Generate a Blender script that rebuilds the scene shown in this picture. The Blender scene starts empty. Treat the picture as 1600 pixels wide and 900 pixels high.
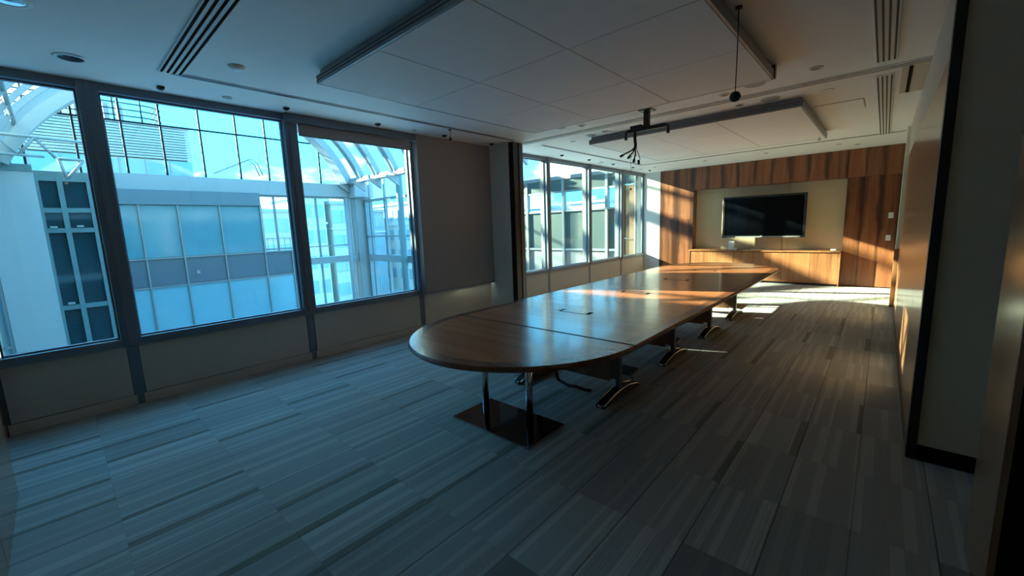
import bpy, bmesh, math, random
from mathutils import Vector, Matrix
random.seed(7)
S = bpy.context.scene
C = S.collection

# ------------------------------------------------------------------ camera
cam_d = bpy.data.cameras.new('camera'); cam = bpy.data.objects.new('camera', cam_d); C.objects.link(cam)
def cam_matrix(yaw, pitch, roll, loc):
    cy, sy = math.cos(yaw), math.sin(yaw); cp, sp = math.cos(pitch), math.sin(pitch)
    F = Vector((-sy*cp, cy*cp, -sp)); R = Vector((cy, sy, 0)); U = R.cross(F)
    c, s = math.cos(roll), math.sin(roll)
    R2 = c*R + s*U; U2 = -s*R + c*U
    m = Matrix((R2, U2, -F)).transposed().to_4x4(); m.translation = loc
    return m
cam.matrix_world = cam_matrix(math.radians(42.1), math.radians(8.516), math.radians(-2.049), Vector((0, 0, 1.6)))
cam_d.sensor_fit = 'HORIZONTAL'; cam_d.sensor_width = 36; cam_d.lens = 641.8/1600*36
cam_d.clip_start = 0.02; cam_d.clip_end = 500
S.camera = cam

# ------------------------------------------------------------------ world, sun, exposure
S.view_settings.view_transform = 'Standard'; S.view_settings.look = 'None'
S.view_settings.gamma = 1.0; S.view_settings.use_curve_mapping = False
S.view_settings.exposure = 3.17
S.cycles.transparent_max_bounces = 24
S.cycles.max_bounces = 10; S.cycles.diffuse_bounces = 6; S.cycles.glossy_bounces = 5
S.cycles.sample_clamp_indirect = 6.0
S.cycles.use_denoising = True

W = bpy.data.worlds.new('world'); S.world = W; W.use_nodes = True
nt = W.node_tree; nt.nodes.clear()
def wn(t, **k):
    n = nt.nodes.new(t)
    for a, b in k.items(): setattr(n, a, b)
    return n
out = wn('ShaderNodeOutputWorld'); bg = wn('ShaderNodeBackground')
tc = wn('ShaderNodeTexCoord'); sep = wn('ShaderNodeSeparateXYZ')
nt.links.new(tc.outputs['Generated'], sep.inputs[0])
ramp = wn('ShaderNodeValToRGB')
e = ramp.color_ramp.elements
e[0].position = 0.0; e[0].color = (0.10, 0.36, 0.52, 1)
e[1].position = 0.75; e[1].color = (0.050, 0.33, 0.66, 1)
m = e.new(0.10); m.color = (0.078, 0.36, 0.55, 1)
m = e.new(0.32); m.color = (0.064, 0.34, 0.60, 1)
nt.links.new(sep.outputs[2], ramp.inputs[0])
mp = wn('ShaderNodeMapping'); mp.inputs['Scale'].default_value = (1.0, 1.0, 2.6); mp.inputs['Location'].default_value = (6.3, 3.2, 0.8)
nt.links.new(tc.outputs['Generated'], mp.inputs[0])
nz = wn('ShaderNodeTexNoise'); nz.inputs['Scale'].default_value = 3.4; nz.inputs['Detail'].default_value = 7; nz.inputs['Roughness'].default_value = 0.52
nt.links.new(mp.outputs[0], nz.inputs['Vector'])
cr = wn('ShaderNodeValToRGB'); cr.color_ramp.elements[0].position = 0.52; cr.color_ramp.elements[1].position = 0.62
nt.links.new(nz.outputs['Fac'], cr.inputs[0])
mx = wn('ShaderNodeMix', data_type='RGBA'); mx.inputs['B'].default_value = (.52, .56, .60, 1)
nt.links.new(cr.outputs[0], mx.inputs['Factor']); nt.links.new(ramp.outputs[0], mx.inputs['A'])
nt.links.new(mx.outputs['Result'], bg.inputs[0]); bg.inputs[1].default_value = 1.0
nt.links.new(bg.outputs[0], out.inputs[0])

sun_d = bpy.data.lights.new('sun', 'SUN'); sun = bpy.data.objects.new('sun', sun_d); C.objects.link(sun)
SUN = Vector((1.0, 0.40, -0.378))
sun.rotation_euler = SUN.to_track_quat('-Z', 'Y').to_euler()
sun.location = (-30, -12, 14)
sun_d.energy = 7.2; sun_d.angle = math.radians(0.6); sun_d.color = (1.0, 0.74, 0.47)

# ------------------------------------------------------------------ materials
MATS = {}
class NB:
    def __init__(s, name):
        s.m = bpy.data.materials.new(name); s.m.use_nodes = True; s.t = s.m.node_tree
        s.b = s.t.nodes['Principled BSDF']; s.o = s.t.nodes['Material Output']
    def n(s, t, **k):
        x = s.t.nodes.new(t)
        for a, b in k.items(): setattr(x, a, b)
        return x
    def l(s, a, b): s.t.links.new(a, b)
    def math(s, op, a, b=None, c=None):
        x = s.n('ShaderNodeMath', operation=op)
        for i, v in enumerate((a, b, c)):
            if v is None: continue
            if isinstance(v, (int, float)): x.inputs[i].default_value = v
            else: s.l(v, x.inputs[i])
        return x.outputs[0]
    def mix(s, f, a, b):
        x = s.n('ShaderNodeMix', data_type='RGBA')
        for k, v in (('Factor', f), ('A', a), ('B', b)):
            if isinstance(v, tuple): x.inputs[k].default_value = (*v, 1) if len(v) == 3 else v
            elif isinstance(v, (int, float)): x.inputs[k].default_value = v
            else: s.l(v, x.inputs[k])
        return x.outputs['Result']
    def ramp(s, f, stops):
        x = s.n('ShaderNodeValToRGB'); e = x.color_ramp.elements
        e[0].position = stops[0][0]; e[0].color = (*stops[0][1], 1)
        e[1].position = stops[-1][0]; e[1].color = (*stops[-1][1], 1)
        for p, c in stops[1:-1]:
            k = e.new(p); k.color = (*c, 1)
        s.l(f, x.inputs[0]); return x.outputs[0]
    def coords(s, kind='Object', scale=(1, 1, 1), rnd=0.0):
        t = s.n('ShaderNodeTexCoord'); mp = s.n('ShaderNodeMapping'); mp.inputs['Scale'].default_value = scale
        s.l(t.outputs[kind], mp.inputs[0])
        if rnd:
            oi = s.n('ShaderNodeObjectInfo'); v = s.n('ShaderNodeVectorMath', operation='SCALE')
            v.inputs[0].default_value = (rnd, rnd*1.7, rnd*2.3); s.l(oi.outputs['Random'], v.inputs['Scale'])
            s.l(v.outputs[0], mp.inputs['Location'])
        return mp.outputs[0]
    def noise(s, vec, scale=5, detail=4, rough=.5, dist=0):
        x = s.n('ShaderNodeTexNoise'); s.l(vec, x.inputs['Vector'])
        for k, v in (('Scale', scale), ('Detail', detail), ('Roughness', rough), ('Distortion', dist)): x.inputs[k].default_value = v
        return x.outputs['Fac']
    def bump(s, h, strength=.2, dist=.01):
        x = s.n('ShaderNodeBump'); x.inputs['Strength'].default_value = strength; x.inputs['Distance'].default_value = dist
        s.l(h, x.inputs['Height']); s.l(x.outputs[0], s.b.inputs['Normal'])
def plain(name, col, rough=.6, metal=0, spec=.5, var=.06, scale=3, bump=0, coat=0):
    k = NB(name); b = k.b
    b.inputs['Roughness'].default_value = rough; b.inputs['Metallic'].default_value = metal
    b.inputs['Specular IOR Level'].default_value = spec
    if coat: b.inputs['Coat Weight'].default_value = coat; b.inputs['Coat Roughness'].default_value = .05
    f = k.noise(k.coords(), scale, 5, .6)
    k.l(k.mix(f, tuple(c*(1-var) for c in col), tuple(min(1, c*(1+var)) for c in col)), b.inputs['Base Color'])
    if bump: k.bump(k.noise(k.coords(), 220, 2, .6), bump, .002)
    MATS[name] = k.m; return k.m
def wood(name, c1, c2, c3, axis='X', rough=.25, coat=0.0, freq=1.0, flames=False, coatr=.08):
    k = NB(name); b = k.b
    sc = {'X': (0.7, 9, 9), 'Y': (9, 0.7, 9), 'Z': (9, 9, 0.55)}[axis]
    sc = tuple(v*freq for v in sc)
    v = k.coords('Object', sc, 3.7)
    g = k.noise(v, 1.0, 6, .58, .6)
    v2 = k.coords('Object', tuple(x*7 for x in sc), 5.1)
    g2 = k.noise(v2, 1.0, 3, .6)
    col = k.ramp(g, [(0.28, c1), (0.5, c2), (0.72, c3)])
    col = k.mix(k.math('MULTIPLY', g2, .45), col, c1)
    if flames:
        t = k.n('ShaderNodeTexCoord'); sp = k.n('ShaderNodeSeparateXYZ'); k.l(t.outputs['Object'], sp.inputs[0])
        au = k.math('ABSOLUTE', sp.outputs[0])
        w = k.noise(k.coords('Object', (2, 2, .8), 9.0), 1.3, 4, .6)
        zz = k.math('ADD', k.math('MULTIPLY', au, 5.6), k.math('MULTIPLY', k.math('SUBTRACT', w, .5), 1.5))
        zz = k.math('ADD', zz, k.math('MULTIPLY', k.math('SUBTRACT', sp.outputs[2], .35), .20))
        fl = k.ramp(zz, [(0.60, (0, 0, 0)), (0.95, (1, 1, 1))])
        col = k.mix(k.math('MULTIPLY', fl, .78), col, tuple(x*.28 for x in c1))
    oi = k.n('ShaderNodeObjectInfo')
    hv = k.n('ShaderNodeHueSaturation'); k.l(col, hv.inputs['Color'])
    k.l(k.math('ADD', k.math('MULTIPLY', oi.outputs['Random'], .22), .89), hv.inputs['Value'])
    k.l(hv.outputs[0], b.inputs['Base Color'])
    b.inputs['Roughness'].default_value = rough
    if coat: b.inputs['Coat Weight'].default_value = coat; b.inputs['Coat Roughness'].default_value = coatr
    k.bump(g2, .012, .001)
    MATS[name] = k.m; return k.m
def glass(name, tint, refl=1.0, rough=0.0, haze=0.0):
    k = NB(name); t = k.t; t.nodes.remove(k.b)
    tr = k.n('ShaderNodeBsdfTransparent'); tr.inputs[0].default_value = (*tint, 1)
    gl = k.n('ShaderNodeBsdfGlossy'); gl.inputs['Roughness'].default_value = rough
    fr = k.n('ShaderNodeFresnel'); fr.inputs['IOR'].default_value = 1.45
    nz_ = k.noise(k.coords('Object', (1, 1, 1), 2), 1.2, 3, .5)
    ge = k.n('ShaderNodeNewGeometry'); front = k.math('SUBTRACT', 1.0, ge.outputs['Backfacing'])   # thin sheet: only its outer faces mirror
    f = k.math('MULTIPLY', k.math('MULTIPLY', fr.outputs[0], front), k.math('ADD', k.math('MULTIPLY', nz_, .15*refl), .92*refl))
    mxs = k.n('ShaderNodeMixShader'); k.l(f, mxs.inputs[0]); k.l(tr.outputs[0], mxs.inputs[1]); k.l(gl.outputs[0], mxs.inputs[2])
    if haze:
        df = k.n('ShaderNodeBsdfDiffuse'); df.inputs[0].default_value = (.75, .85, .9, 1)
        m2 = k.n('ShaderNodeMixShader'); m2.inputs[0].default_value = haze
        k.l(mxs.outputs[0], m2.inputs[1]); k.l(df.outputs[0], m2.inputs[2]); mxs = m2
    k.l(mxs.outputs[0], k.o.inputs[0]); MATS[name] = k.m; return k.m

glass('window_glass', (.78, .955, .985))
glass('roof_glass', (.93, .97, .98), .5)
glass('city_glass', (.84, .95, .97), .7)
plain('ceiling_paint', (.82, .81, .79), .75, var=.03, scale=1.5)
plain('raft_board', (.80, .79, .77), .8, var=.04, scale=6)
plain('raft_metal', (.27, .28, .30), .45, .2, var=.05)
plain('wall_plaster', (.66, .65, .60), .75, var=.03)
plain('entry_plaster', (.80, .62, .46), .8, var=.04)
plain('sill_panel', (.55, .48, .41), .6, var=.05)
plain('frame_metal', (.17, .20, .25), .45, .3, var=.06)
plain('frame_light', (.60, .62, .64), .4, .2, var=.05)
plain('blind_fabric', (.34, .31, .30), .9, var=.05, scale=30)
plain('dark_trim', (.03, .022, .022), .35, var=.2)
plain('black_plastic', (.012, .012, .014), .4, var=.1)
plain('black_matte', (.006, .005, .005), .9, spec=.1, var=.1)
plain('screen_black', (.002, .0025, .004), .06, spec=.22, var=.1)
plain('fin_metal', (.20, .215, .225), .4, .2, var=.05)
plain('slot_shadow', (.07, .06, .05), .8, var=.1)
plain('carpet_backing', (.26, .25, .23), .9)
plain('bezel', (.02, .022, .026), .25, var=.1)
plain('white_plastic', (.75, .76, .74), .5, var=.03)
plain('grey_plastic', (.30, .30, .30), .5, var=.05)
plain('chrome', (.62, .64, .67), .10, 1.0, var=.03)
plain('plate_steel', (.16, .16, .18), .07, 1.0, var=.04)
plain('post_metal', (.11, .11, .12), .4, .6, var=.05)
plain('niche_fabric', (.55, .43, .28), .85, var=.04)
plain('rubber_black', (.012, .012, .013), .6, var=.1)
plain('beige_bulkhead', (.52, .44, .36), .55, var=.04)
plain('cream_trim', (.70, .66, .52), .5, var=.04)
wood('table_wood', (.31, .092, .036), (.44, .150, .060), (.54, .205, .086), 'X', .24, .22, coatr=.08)
wood('table_band', (.10, .030, .015), (.20, .066, .031), (.27, .10, .048), 'X', .24, .22)
wood('panel_wood', (.13, .040, .016), (.26, .092, .036), (.35, .14, .060), 'Z', .36, .15, flames=True)
wood('cabinet_wood', (.18, .065, .024), (.33, .135, .053), (.43, .195, .085), 'Z', .36, .15)
wood('door_wood', (.17, .075, .035), (.29, .135, .066), (.36, .18, .095), 'Z', .24, .45, coatr=.16)
wood('leg_wood', (.10, .040, .022), (.21, .088, .046), (.30, .13, .070), 'Z', .35, .1)
# carpet plank: printed bands and stripes, looped pile
def carpet():
    k = NB('carpet'); b = k.b
    oi = k.n('ShaderNodeObjectInfo'); r = oi.outputs['Random']
    t = k.n('ShaderNodeTexCoord'); sp = k.n('ShaderNodeSeparateXYZ'); k.l(t.outputs['Object'], sp.inputs[0])
    x = sp.outputs[0]
    r2 = k.math('FRACT', k.math('MULTIPLY', r, 7.31)); r3 = k.math('FRACT', k.math('MULTIPLY', r, 13.7)); r4 = k.math('FRACT', k.math('MULTIPLY', r, 17.7))
    base = k.ramp(r, [(0, (.35, .33, .30)), (.25, (.49, .465, .425)), (.5, (.41, .39, .355)), (.75, (.53, .505, .465)), (1, (.38, .36, .325))])
    # bands of unequal width along the plank, each plank cut elsewhere from the roll
    xs = k.math('ADD', x, k.math('MULTIPLY', r4, 9.0))
    b1 = k.n('ShaderNodeTexNoise', noise_dimensions='1D'); k.l(xs, b1.inputs['W']); b1.inputs['Scale'].default_value = 13; b1.inputs['Detail'].default_value = 1
    band = k.ramp(b1.outputs['Fac'], [(.44, (0, 0, 0)), (.47, (1, 1, 1))])
    col = k.mix(k.math('MULTIPLY', band, .45), base, (.25, .245, .235))
    # fine yarn lines in some planks
    b2 = k.n('ShaderNodeTexNoise', noise_dimensions='1D'); k.l(xs, b2.inputs['W']); b2.inputs['Scale'].default_value = 130; b2.inputs['Detail'].default_value = 2
    fine = b2.outputs['Fac']
    brk = k.noise(k.coords('Object', (90, 1.6, 1), 4.0), 1.0, 3, .6)
    yl = k.math('MULTIPLY', k.math('GREATER_THAN', fine, .53), k.math('ADD', k.math('MULTIPLY', k.math('GREATER_THAN', r2, .45), .5), .22))
    col = k.mix(k.math('MULTIPLY', k.math('MULTIPLY', yl, brk), .8), col, (.13, .13, .13))
    # thin dark line on the long edge, olive stripe on some planks
    edge = k.math('GREATER_THAN', x, .151)
    col = k.mix(k.math('MULTIPLY', edge, .55), col, (.10, .10, .10))
    st = k.math('MULTIPLY', k.math('GREATER_THAN', x, k.math('ADD', .098, k.math('MULTIPLY', r2, .03))), k.math('GREATER_THAN', r3, .55))
    col = k.mix(k.math('MULTIPLY', st, k.math('ADD', .45, k.math('MULTIPLY', brk, .6))), col, (.15, .14, .105))
    pile = k.noise(k.coords('Object', (1, 1, 1), 2.0), 260, 2, .7)
    col = k.mix(k.math('MULTIPLY', k.math('SUBTRACT', pile, .25), .5), col, (.08, .085, .09))
    k.l(col, b.inputs['Base Color']); b.inputs['Roughness'].default_value = .95; b.inputs['Specular IOR Level'].default_value = .15
    b.inputs['Sheen Weight'].default_value = .12; b.inputs['Sheen Roughness'].default_value = .5
    k.bump(k.math('ADD', pile, k.math('MULTIPLY', fine, .3)), .35, .004)
    MATS['carpet'] = k.m
carpet()
# exterior
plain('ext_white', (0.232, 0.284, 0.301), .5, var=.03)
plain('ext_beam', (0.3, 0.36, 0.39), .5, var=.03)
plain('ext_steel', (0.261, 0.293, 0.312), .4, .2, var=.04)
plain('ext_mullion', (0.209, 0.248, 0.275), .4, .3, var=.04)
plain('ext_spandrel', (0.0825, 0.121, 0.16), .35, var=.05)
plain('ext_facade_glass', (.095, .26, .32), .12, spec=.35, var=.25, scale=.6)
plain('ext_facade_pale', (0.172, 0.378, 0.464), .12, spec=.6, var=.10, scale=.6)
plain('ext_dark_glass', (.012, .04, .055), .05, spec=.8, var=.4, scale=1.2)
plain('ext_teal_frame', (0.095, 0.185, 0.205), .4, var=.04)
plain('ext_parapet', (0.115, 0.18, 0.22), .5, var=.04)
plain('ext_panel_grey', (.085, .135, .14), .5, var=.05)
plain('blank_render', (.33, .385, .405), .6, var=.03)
plain('city_window', (.30, .42, .48), .2, var=.1)
plain('screen_white', (.17, .20, .215), .5, var=.04)
plain('screen_panel', (.045, .075, .078), .4, var=.06)
plain('gable_mullion', (.014, .02, .026), .7, 0, spec=.1, var=.05)
plain('ext_stone', (0.55, 0.52, 0.46), .8, var=.08)
plain('ext_stone_pale', (0.62, 0.6, 0.56), .8, var=.06)
plain('ext_roof_grey', (0.36, 0.4, 0.44), .8, var=.08)
plain('ext_louvre', (0.275, 0.319, 0.33), .35, .4, var=.1)
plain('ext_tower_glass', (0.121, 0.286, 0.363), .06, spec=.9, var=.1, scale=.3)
plain('ground_paving', (.34, .36, .37), .8, var=.08)
plain('ext_door_wood', (.13, .062, .024), .45, var=.1)

# ------------------------------------------------------------------ helpers
def vloc(o):
    return Vector(o['_w']) if '_w' in o else Vector((0, 0, 0))
WL = {}
def props(o, label=None, cat=None, group=None, kind=None):
    if label: o['label'] = label
    if cat: o['category'] = cat
    if group: o['group'] = group
    if kind: o['kind'] = kind
    return o
def link(o, parent, w):
    C.objects.link(o); WL[o.name] = Vector(w)
    if parent is not None:
        o.parent = parent; o.location = Vector(w) - WL[parent.name]
    else: o.location = Vector(w)
    return o
def empty(name, loc, label=None, cat=None, group=None, kind=None):
    o = bpy.data.objects.new(name, None); o.empty_display_size = .1
    link(o, None, loc); return props(o, label, cat, group, kind)
def finish(name, bm, mat, parent=None, smooth=False, origin=None):
    if not bm.verts: raise ValueError(name)
    if origin is None:
        xs = [v.co for v in bm.verts]
        lo = [min(c[i] for c in xs) for i in range(3)]; hi = [max(c[i] for c in xs) for i in range(3)]
        origin = Vector(((lo[0]+hi[0])/2, (lo[1]+hi[1])/2, lo[2]))
    for v in bm.verts: v.co -= origin
    bmesh.ops.recalc_face_normals(bm, faces=bm.faces)
    me = bpy.data.meshes.new(name); bm.to_mesh(me); bm.free()
    if smooth:
        for p in me.polygons: p.use_smooth = True
    me.materials.append(MATS[mat])
    return link(bpy.data.objects.new(name, me), parent, origin)
def add_box(bm, x0, x1, y0, y1, z0, z1, bev=0):
    r = bmesh.ops.create_cube(bm, size=1.0)
    vs = r['verts']
    for v in vs:
        v.co = Vector((x0+(v.co.x+.5)*(x1-x0), y0+(v.co.y+.5)*(y1-y0), z0+(v.co.z+.5)*(z1-z0)))
    if bev:
        es = list({e for v in vs for e in v.link_edges})
        bmesh.ops.bevel(bm, geom=es, offset=bev, segments=1, affect='EDGES')
def box(name, x0, x1, y0, y1, z0, z1, mat, parent=None, bev=0, label=None, cat=None, group=None, kind=None):
    bm = bmesh.new(); add_box(bm, x0, x1, y0, y1, z0, z1, bev)
    return props(finish(name, bm, mat, parent), label, cat, group, kind)
def boxes(name, lst, mat, parent=None, bev=0, **k):
    bm = bmesh.new()
    for b in lst: add_box(bm, *b, bev)
    return props(finish(name, bm, mat, parent), **k)
def add_cyl(bm, p0, p1, r, seg=16, r2=None):
    p0, p1 = Vector(p0), Vector(p1); d = p1-p0
    res = bmesh.ops.create_cone(bm, cap_ends=True, segments=seg, radius1=r, radius2=r if r2 is None else r2, depth=d.length)
    q = d.to_track_quat('Z', 'Y').to_matrix(); mid = (p0+p1)/2
    for v in res['verts']: v.co = q @ v.co + mid
def cyl(name, p0, p1, r, mat, parent=None, seg=16, r2=None, smooth=True, **k):
    bm = bmesh.new(); add_cyl(bm, p0, p1, r, seg, r2)
    o = finish(name, bm, mat, parent)
    for p in o.data.polygons: p.use_smooth = smooth and len(p.vertices) == 4
    return props(o, **k)
def add_tube(bm, pts, r, seg=8):
    pts = [Vector(p) for p in pts]; rings = []
    for i, p in enumerate(pts):
        d = (pts[min(i+1, len(pts)-1)] - pts[max(i-1, 0)]).normalized()
        a = d.orthogonal().normalized()
        if rings:
            a = (prev - d*prev.dot(d)).normalized()
        prev = a; b = d.cross(a)
        rings.append([bm.verts.new(p + r*(math.cos(2*math.pi*j/seg)*a + math.sin(2*math.pi*j/seg)*b)) for j in range(seg)])
    for i in range(len(rings)-1):
        for j in range(seg):
            bm.faces.new((rings[i][j], rings[i][(j+1) % seg], rings[i+1][(j+1) % seg], rings[i+1][j]))
    bm.faces.new(rings[0]); bm.faces.new(rings[-1])
def tube(name, pts, r, mat, parent=None, seg=8, **k):
    bm = bmesh.new(); add_tube(bm, pts, r, seg)
    return props(finish(name, bm, mat, parent, True), **k)
def add_prism(bm, poly, z0, z1, f=lambda a, b, c: (a, b, c)):
    lo = [bm.verts.new(f(a, b, z0)) for a, b in poly]; hi = [bm.verts.new(f(a, b, z1)) for a, b in poly]
    bm.faces.new(lo); bm.faces.new(hi); n = len(poly)
    for i in range(n): bm.faces.new((lo[i], lo[(i+1) % n], hi[(i+1) % n], hi[i]))
def prism(name, poly, z0, z1, mat, parent=None, f=lambda a, b, c: (a, b, c), bev=0, **k):
    bm = bmesh.new(); add_prism(bm, poly, z0, z1, f)
    if bev: bmesh.ops.bevel(bm, geom=[e for e in bm.edges], offset=bev, segments=2, affect='EDGES')
    return props(finish(name, bm, mat, parent), **k)
def dup(o, w, parent=None):
    c = o.copy(); return link(c, parent, w)
def lathe(name, prof, center, mat, parent=None, seg=24, **k):
    bm = bmesh.new(); cx, cy, cz = center; rings = []
    for r, z in prof:
        if r < 1e-5: rings.append([bm.verts.new((cx, cy, cz+z))])
        else: rings.append([bm.verts.new((cx+r*math.cos(2*math.pi*j/seg), cy+r*math.sin(2*math.pi*j/seg), cz+z)) for j in range(seg)])
    for a, b in zip(rings, rings[1:]):
        for j in range(seg):
            j2 = (j+1) % seg
            if len(a) == 1: bm.faces.new((a[0], b[j], b[j2]))
            elif len(b) == 1: bm.faces.new((a[j], a[j2], b[0]))
            else: bm.faces.new((a[j], a[j2], b[j2], b[j]))
    return props(finish(name, bm, mat, parent, True), **k)

XL, XR, YF, YB, ZC = -5.35, 0.22, 11.9, -0.42, 3.0

# ------------------------------------------------------------------ floor with carpet planks
floor = box('floor', XL-.25, 1.3, YB-.2, YF+.2, -.30, -.008, 'carpet_backing', kind='structure')
PW, PL = 0.3135, 0.619
cells = []
i0 = 0
x = XL+.012
cols = int((1.0-x)/PW)+1
for ci in range(cols):
    xc = -0.3235-PW/2+PW*(ci-int((-.3235-PW/2-x)/PW)-1)
    for ri in range(-1, 20):
        yc = .06+PL*(ri+.5)
        if xc-PW/2 < XL-.02 or xc+PW/2 > 1.0 or yc-PL/2 < YB-.2 or yc+PL/2 > YF+.25: continue
        if xc > XR and yc > 3.7: continue
        cells.append((xc, yc))
M_ = cam.matrix_world.inverted()
def inview(p):
    q = M_ @ Vector(p)
    return q.z < 0 and abs(q.x/-q.z) < .80*1.62 and abs(q.y/-q.z) < .75
cells.sort(key=lambda c: (not inview((c[0], c[1], 0)), c[0]**2+c[1]**2))
bm = bmesh.new(); add_box(bm, -PW/2+.0012, PW/2-.0012, -PL/2+.0005, PL/2-.0005, -.008, 0.0)
plank0 = None
fieldbm = bmesh.new()
for k_, (xc, yc) in enumerate(cells):
    y0, y1 = max(yc-PL/2, YB), min(yc+PL/2, YF)
    if k_ < 300:
        if plank0 is None:
            plank0 = finish('carpet_plank', bm, 'carpet', floor, origin=Vector((0, 0, 0))); bm = None
            plank0.location = Vector((xc, yc, 0))-WL[floor.name]
        else:
            o = plank0.copy(); C.objects.link(o); o.location = Vector((xc, yc, 0))-WL[floor.name]
    else:
        add_box(fieldbm, xc-PW/2+.0012, xc+PW/2-.0012, y0+.0005, y1-.0005, -.008, 0.0)
if fieldbm.verts:
    props(finish('carpet_remainder', fieldbm, 'carpet', floor), kind='stuff')

# ------------------------------------------------------------------ ceiling
ceiling = box('ceiling', XL-.25, 1.3, YB-.2, YF+.2, ZC, ZC+.35, 'ceiling_paint', kind='structure')
def raft(x0, y0, nx, ny, tx, ty, z, label):
    g = empty('ceiling_raft', (x0+nx*tx/2, y0+ny*ty/2, z), label, 'ceiling panel', 'suspended ceiling rafts')
    t0 = None
    for i in range(nx):
        for j in range(ny):
            w = (x0+tx*(i+.5), y0+ty*(j+.5), z)
            if t0 is None:
                bm = bmesh.new(); add_box(bm, w[0]-tx/2+.004, w[0]+tx/2-.004, w[1]-ty/2+.004, w[1]+ty/2-.004, z, z+.022, .002)
                t0 = finish('raft_tile', bm, 'raft_board', g); 
            else: dup(t0, w, g)
    X1, Y1 = x0+nx*tx, y0+ny*ty
    for (a, b, c, d) in ((x0-.02, X1+.02, y0-.02, y0), (x0-.02, X1+.02, Y1, Y1+.02), (x0-.02, x0, y0, Y1), (X1, X1+.02, y0, Y1)):
        f = box('edge_channel', a, b, c, d, z, z+.075, 'raft_metal', g, .002)
    for zz in (z+.026, z+.052): box('channel_groove', x0-.022, X1+.022, y0-.0225, y0-.0195, zz, zz+.007, 'slot_shadow', g)
    # upper recessed channel that leaves a shadow groove
    for (a, b, c, d) in ((x0+.01, X1-.01, y0+.005, y0+.02), (X1-.02, X1-.005, y0+.01, Y1-.01)):
        box('hanger_rail', a, b, c, d, z+.075, ZC-.002, 'raft_metal', g)
    box('core_board', x0+.03, X1-.03, y0+.03, Y1-.03, z+.03, ZC-.002, 'raft_metal', g)
    return g
ZR = 2.885
raft(-3.755, 1.755, 3, 3, .957, .995, ZR, 'suspended white ceiling raft of square boards above the near end of the table')
raft(-3.70, 6.16, 3, 3, .955, .92, ZR, 'suspended white ceiling raft of square boards beyond the partition track')
# raft end bracket
box('mounting_bracket', -.885, -.855, 4.70, 4.76, 2.885, 2.998, 'dark_trim', None, .002, 'small dark bracket at the far corner of the near ceiling raft', 'bracket')

# linear diffusers
def linear_diffuser(x0, x1, y0, y1, n, along, label, group):
    g = empty('slot_diffuser', ((x0+x1)/2, (y0+y1)/2, ZC), label, 'air diffuser', group)
    box('frame', x0, x1, y0, y1, ZC-.010, ZC-.001, 'ceiling_paint', g, .002)
    for i in range(n):
        if along == 'Y':
            w = (x1-x0)/n; a = x0+w*(i+.5)
            box('slot', a-.007, a+.007, y0+.03, y1-.03, ZC-.0125, ZC-.0095, 'slot_shadow', g)
            box('blade', a+.009, a+.014, y0+.03, y1-.03, ZC-.016, ZC-.0105, 'ceiling_paint', g)
        else:
            w = (y1-y0)/n; a = y0+w*(i+.5)
            box('slot', x0+.03, x1-.03, a-.008, a+.008, ZC-.0125, ZC-.0095, 'black_matte', g)
            box('blade', x0+.03, x1-.03, a+.009, a+.014, ZC-.016, ZC-.0105, 'ceiling_paint', g)
    return g
linear_diffuser(-4.64, -1.2, .79, .955, 4, 'X', 'four-slot linear air diffuser in the ceiling over the near windows', 'linear air diffusers')
linear_diffuser(-.168, -.015, 2.2, 5.40, 4, 'Y', 'four-slot linear air diffuser beside the right wall, near side of the track', 'linear air diffusers')
linear_diffuser(-.175, -.030, 5.90, 10.2, 4, 'Y', 'four-slot linear air diffuser beside the right wall, far side of the track', 'linear air diffusers')
def perimeter(x0, x1, y0, y1, along, label):
    g = empty('perimeter_slot', ((x0+x1)/2, (y0+y1)/2, ZC), label, 'ceiling slot', 'perimeter ceiling slots')
    box('frame', x0, x1, y0, y1, ZC-.008, ZC-.001, 'frame_light', g, .001)
    if along == 'Y':
        for a in (x0+.02, x0+.045): box('slot', a-.006, a+.006, y0+.02, y1-.02, ZC-.0105, ZC-.0075, 'dark_trim', g)
    else:
        for a in (y0+.02, y0+.045): box('slot', x0+.02, x1-.02, a-.006, a+.006, ZC-.0105, ZC-.0075, 'dark_trim', g)
perimeter(-4.66, -4.595, .86, 5.30, 'Y', 'long narrow ceiling slot running above the near windows')
perimeter(-4.62, -4.555, 6.0, 10.05, 'Y', 'long narrow ceiling slot running above the far windows')
perimeter(-4.62, .18, 10.06, 10.125, 'X', 'narrow ceiling slot running in front of the wood wall')
# partition track
tr = box('trim_1', -4.73, XR, 5.57, 5.70, ZC-.012, ZC-.001, 'ceiling_paint', None, .002, kind='structure')
for y in (5.595, 5.66): box('track_groove', -4.73, XR, y, y+.014, ZC-.0155, ZC-.0115, 'dark_trim', tr)
# access panel
g = box('access_panel', -.80, -.30, 6.86, 7.42, ZC-.006, ZC-.001, 'ceiling_paint', None, .002, 'flat square access panel in the far ceiling beside the raft', 'access panel')
boxes('panel_joint', [(-.81, -.29, 6.85, 6.856, ZC-.0025, ZC-.0005), (-.294, -.288, 6.85, 7.43, ZC-.0025, ZC-.0005)], 'dark_trim', g)
box('pocket_hatch', .02, XR-.002, 5.72, 6.95, ZC-.006, ZC-.001, 'beige_bulkhead', None, .002, 'beige ceiling hatch over the partition pocket beside the right wall', 'hatch')
box('hatch_slot', .075, .105, 5.74, 6.93, ZC-.0095, ZC-.0055, 'black_matte', bpy.data.objects['pocket_hatch'])

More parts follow.
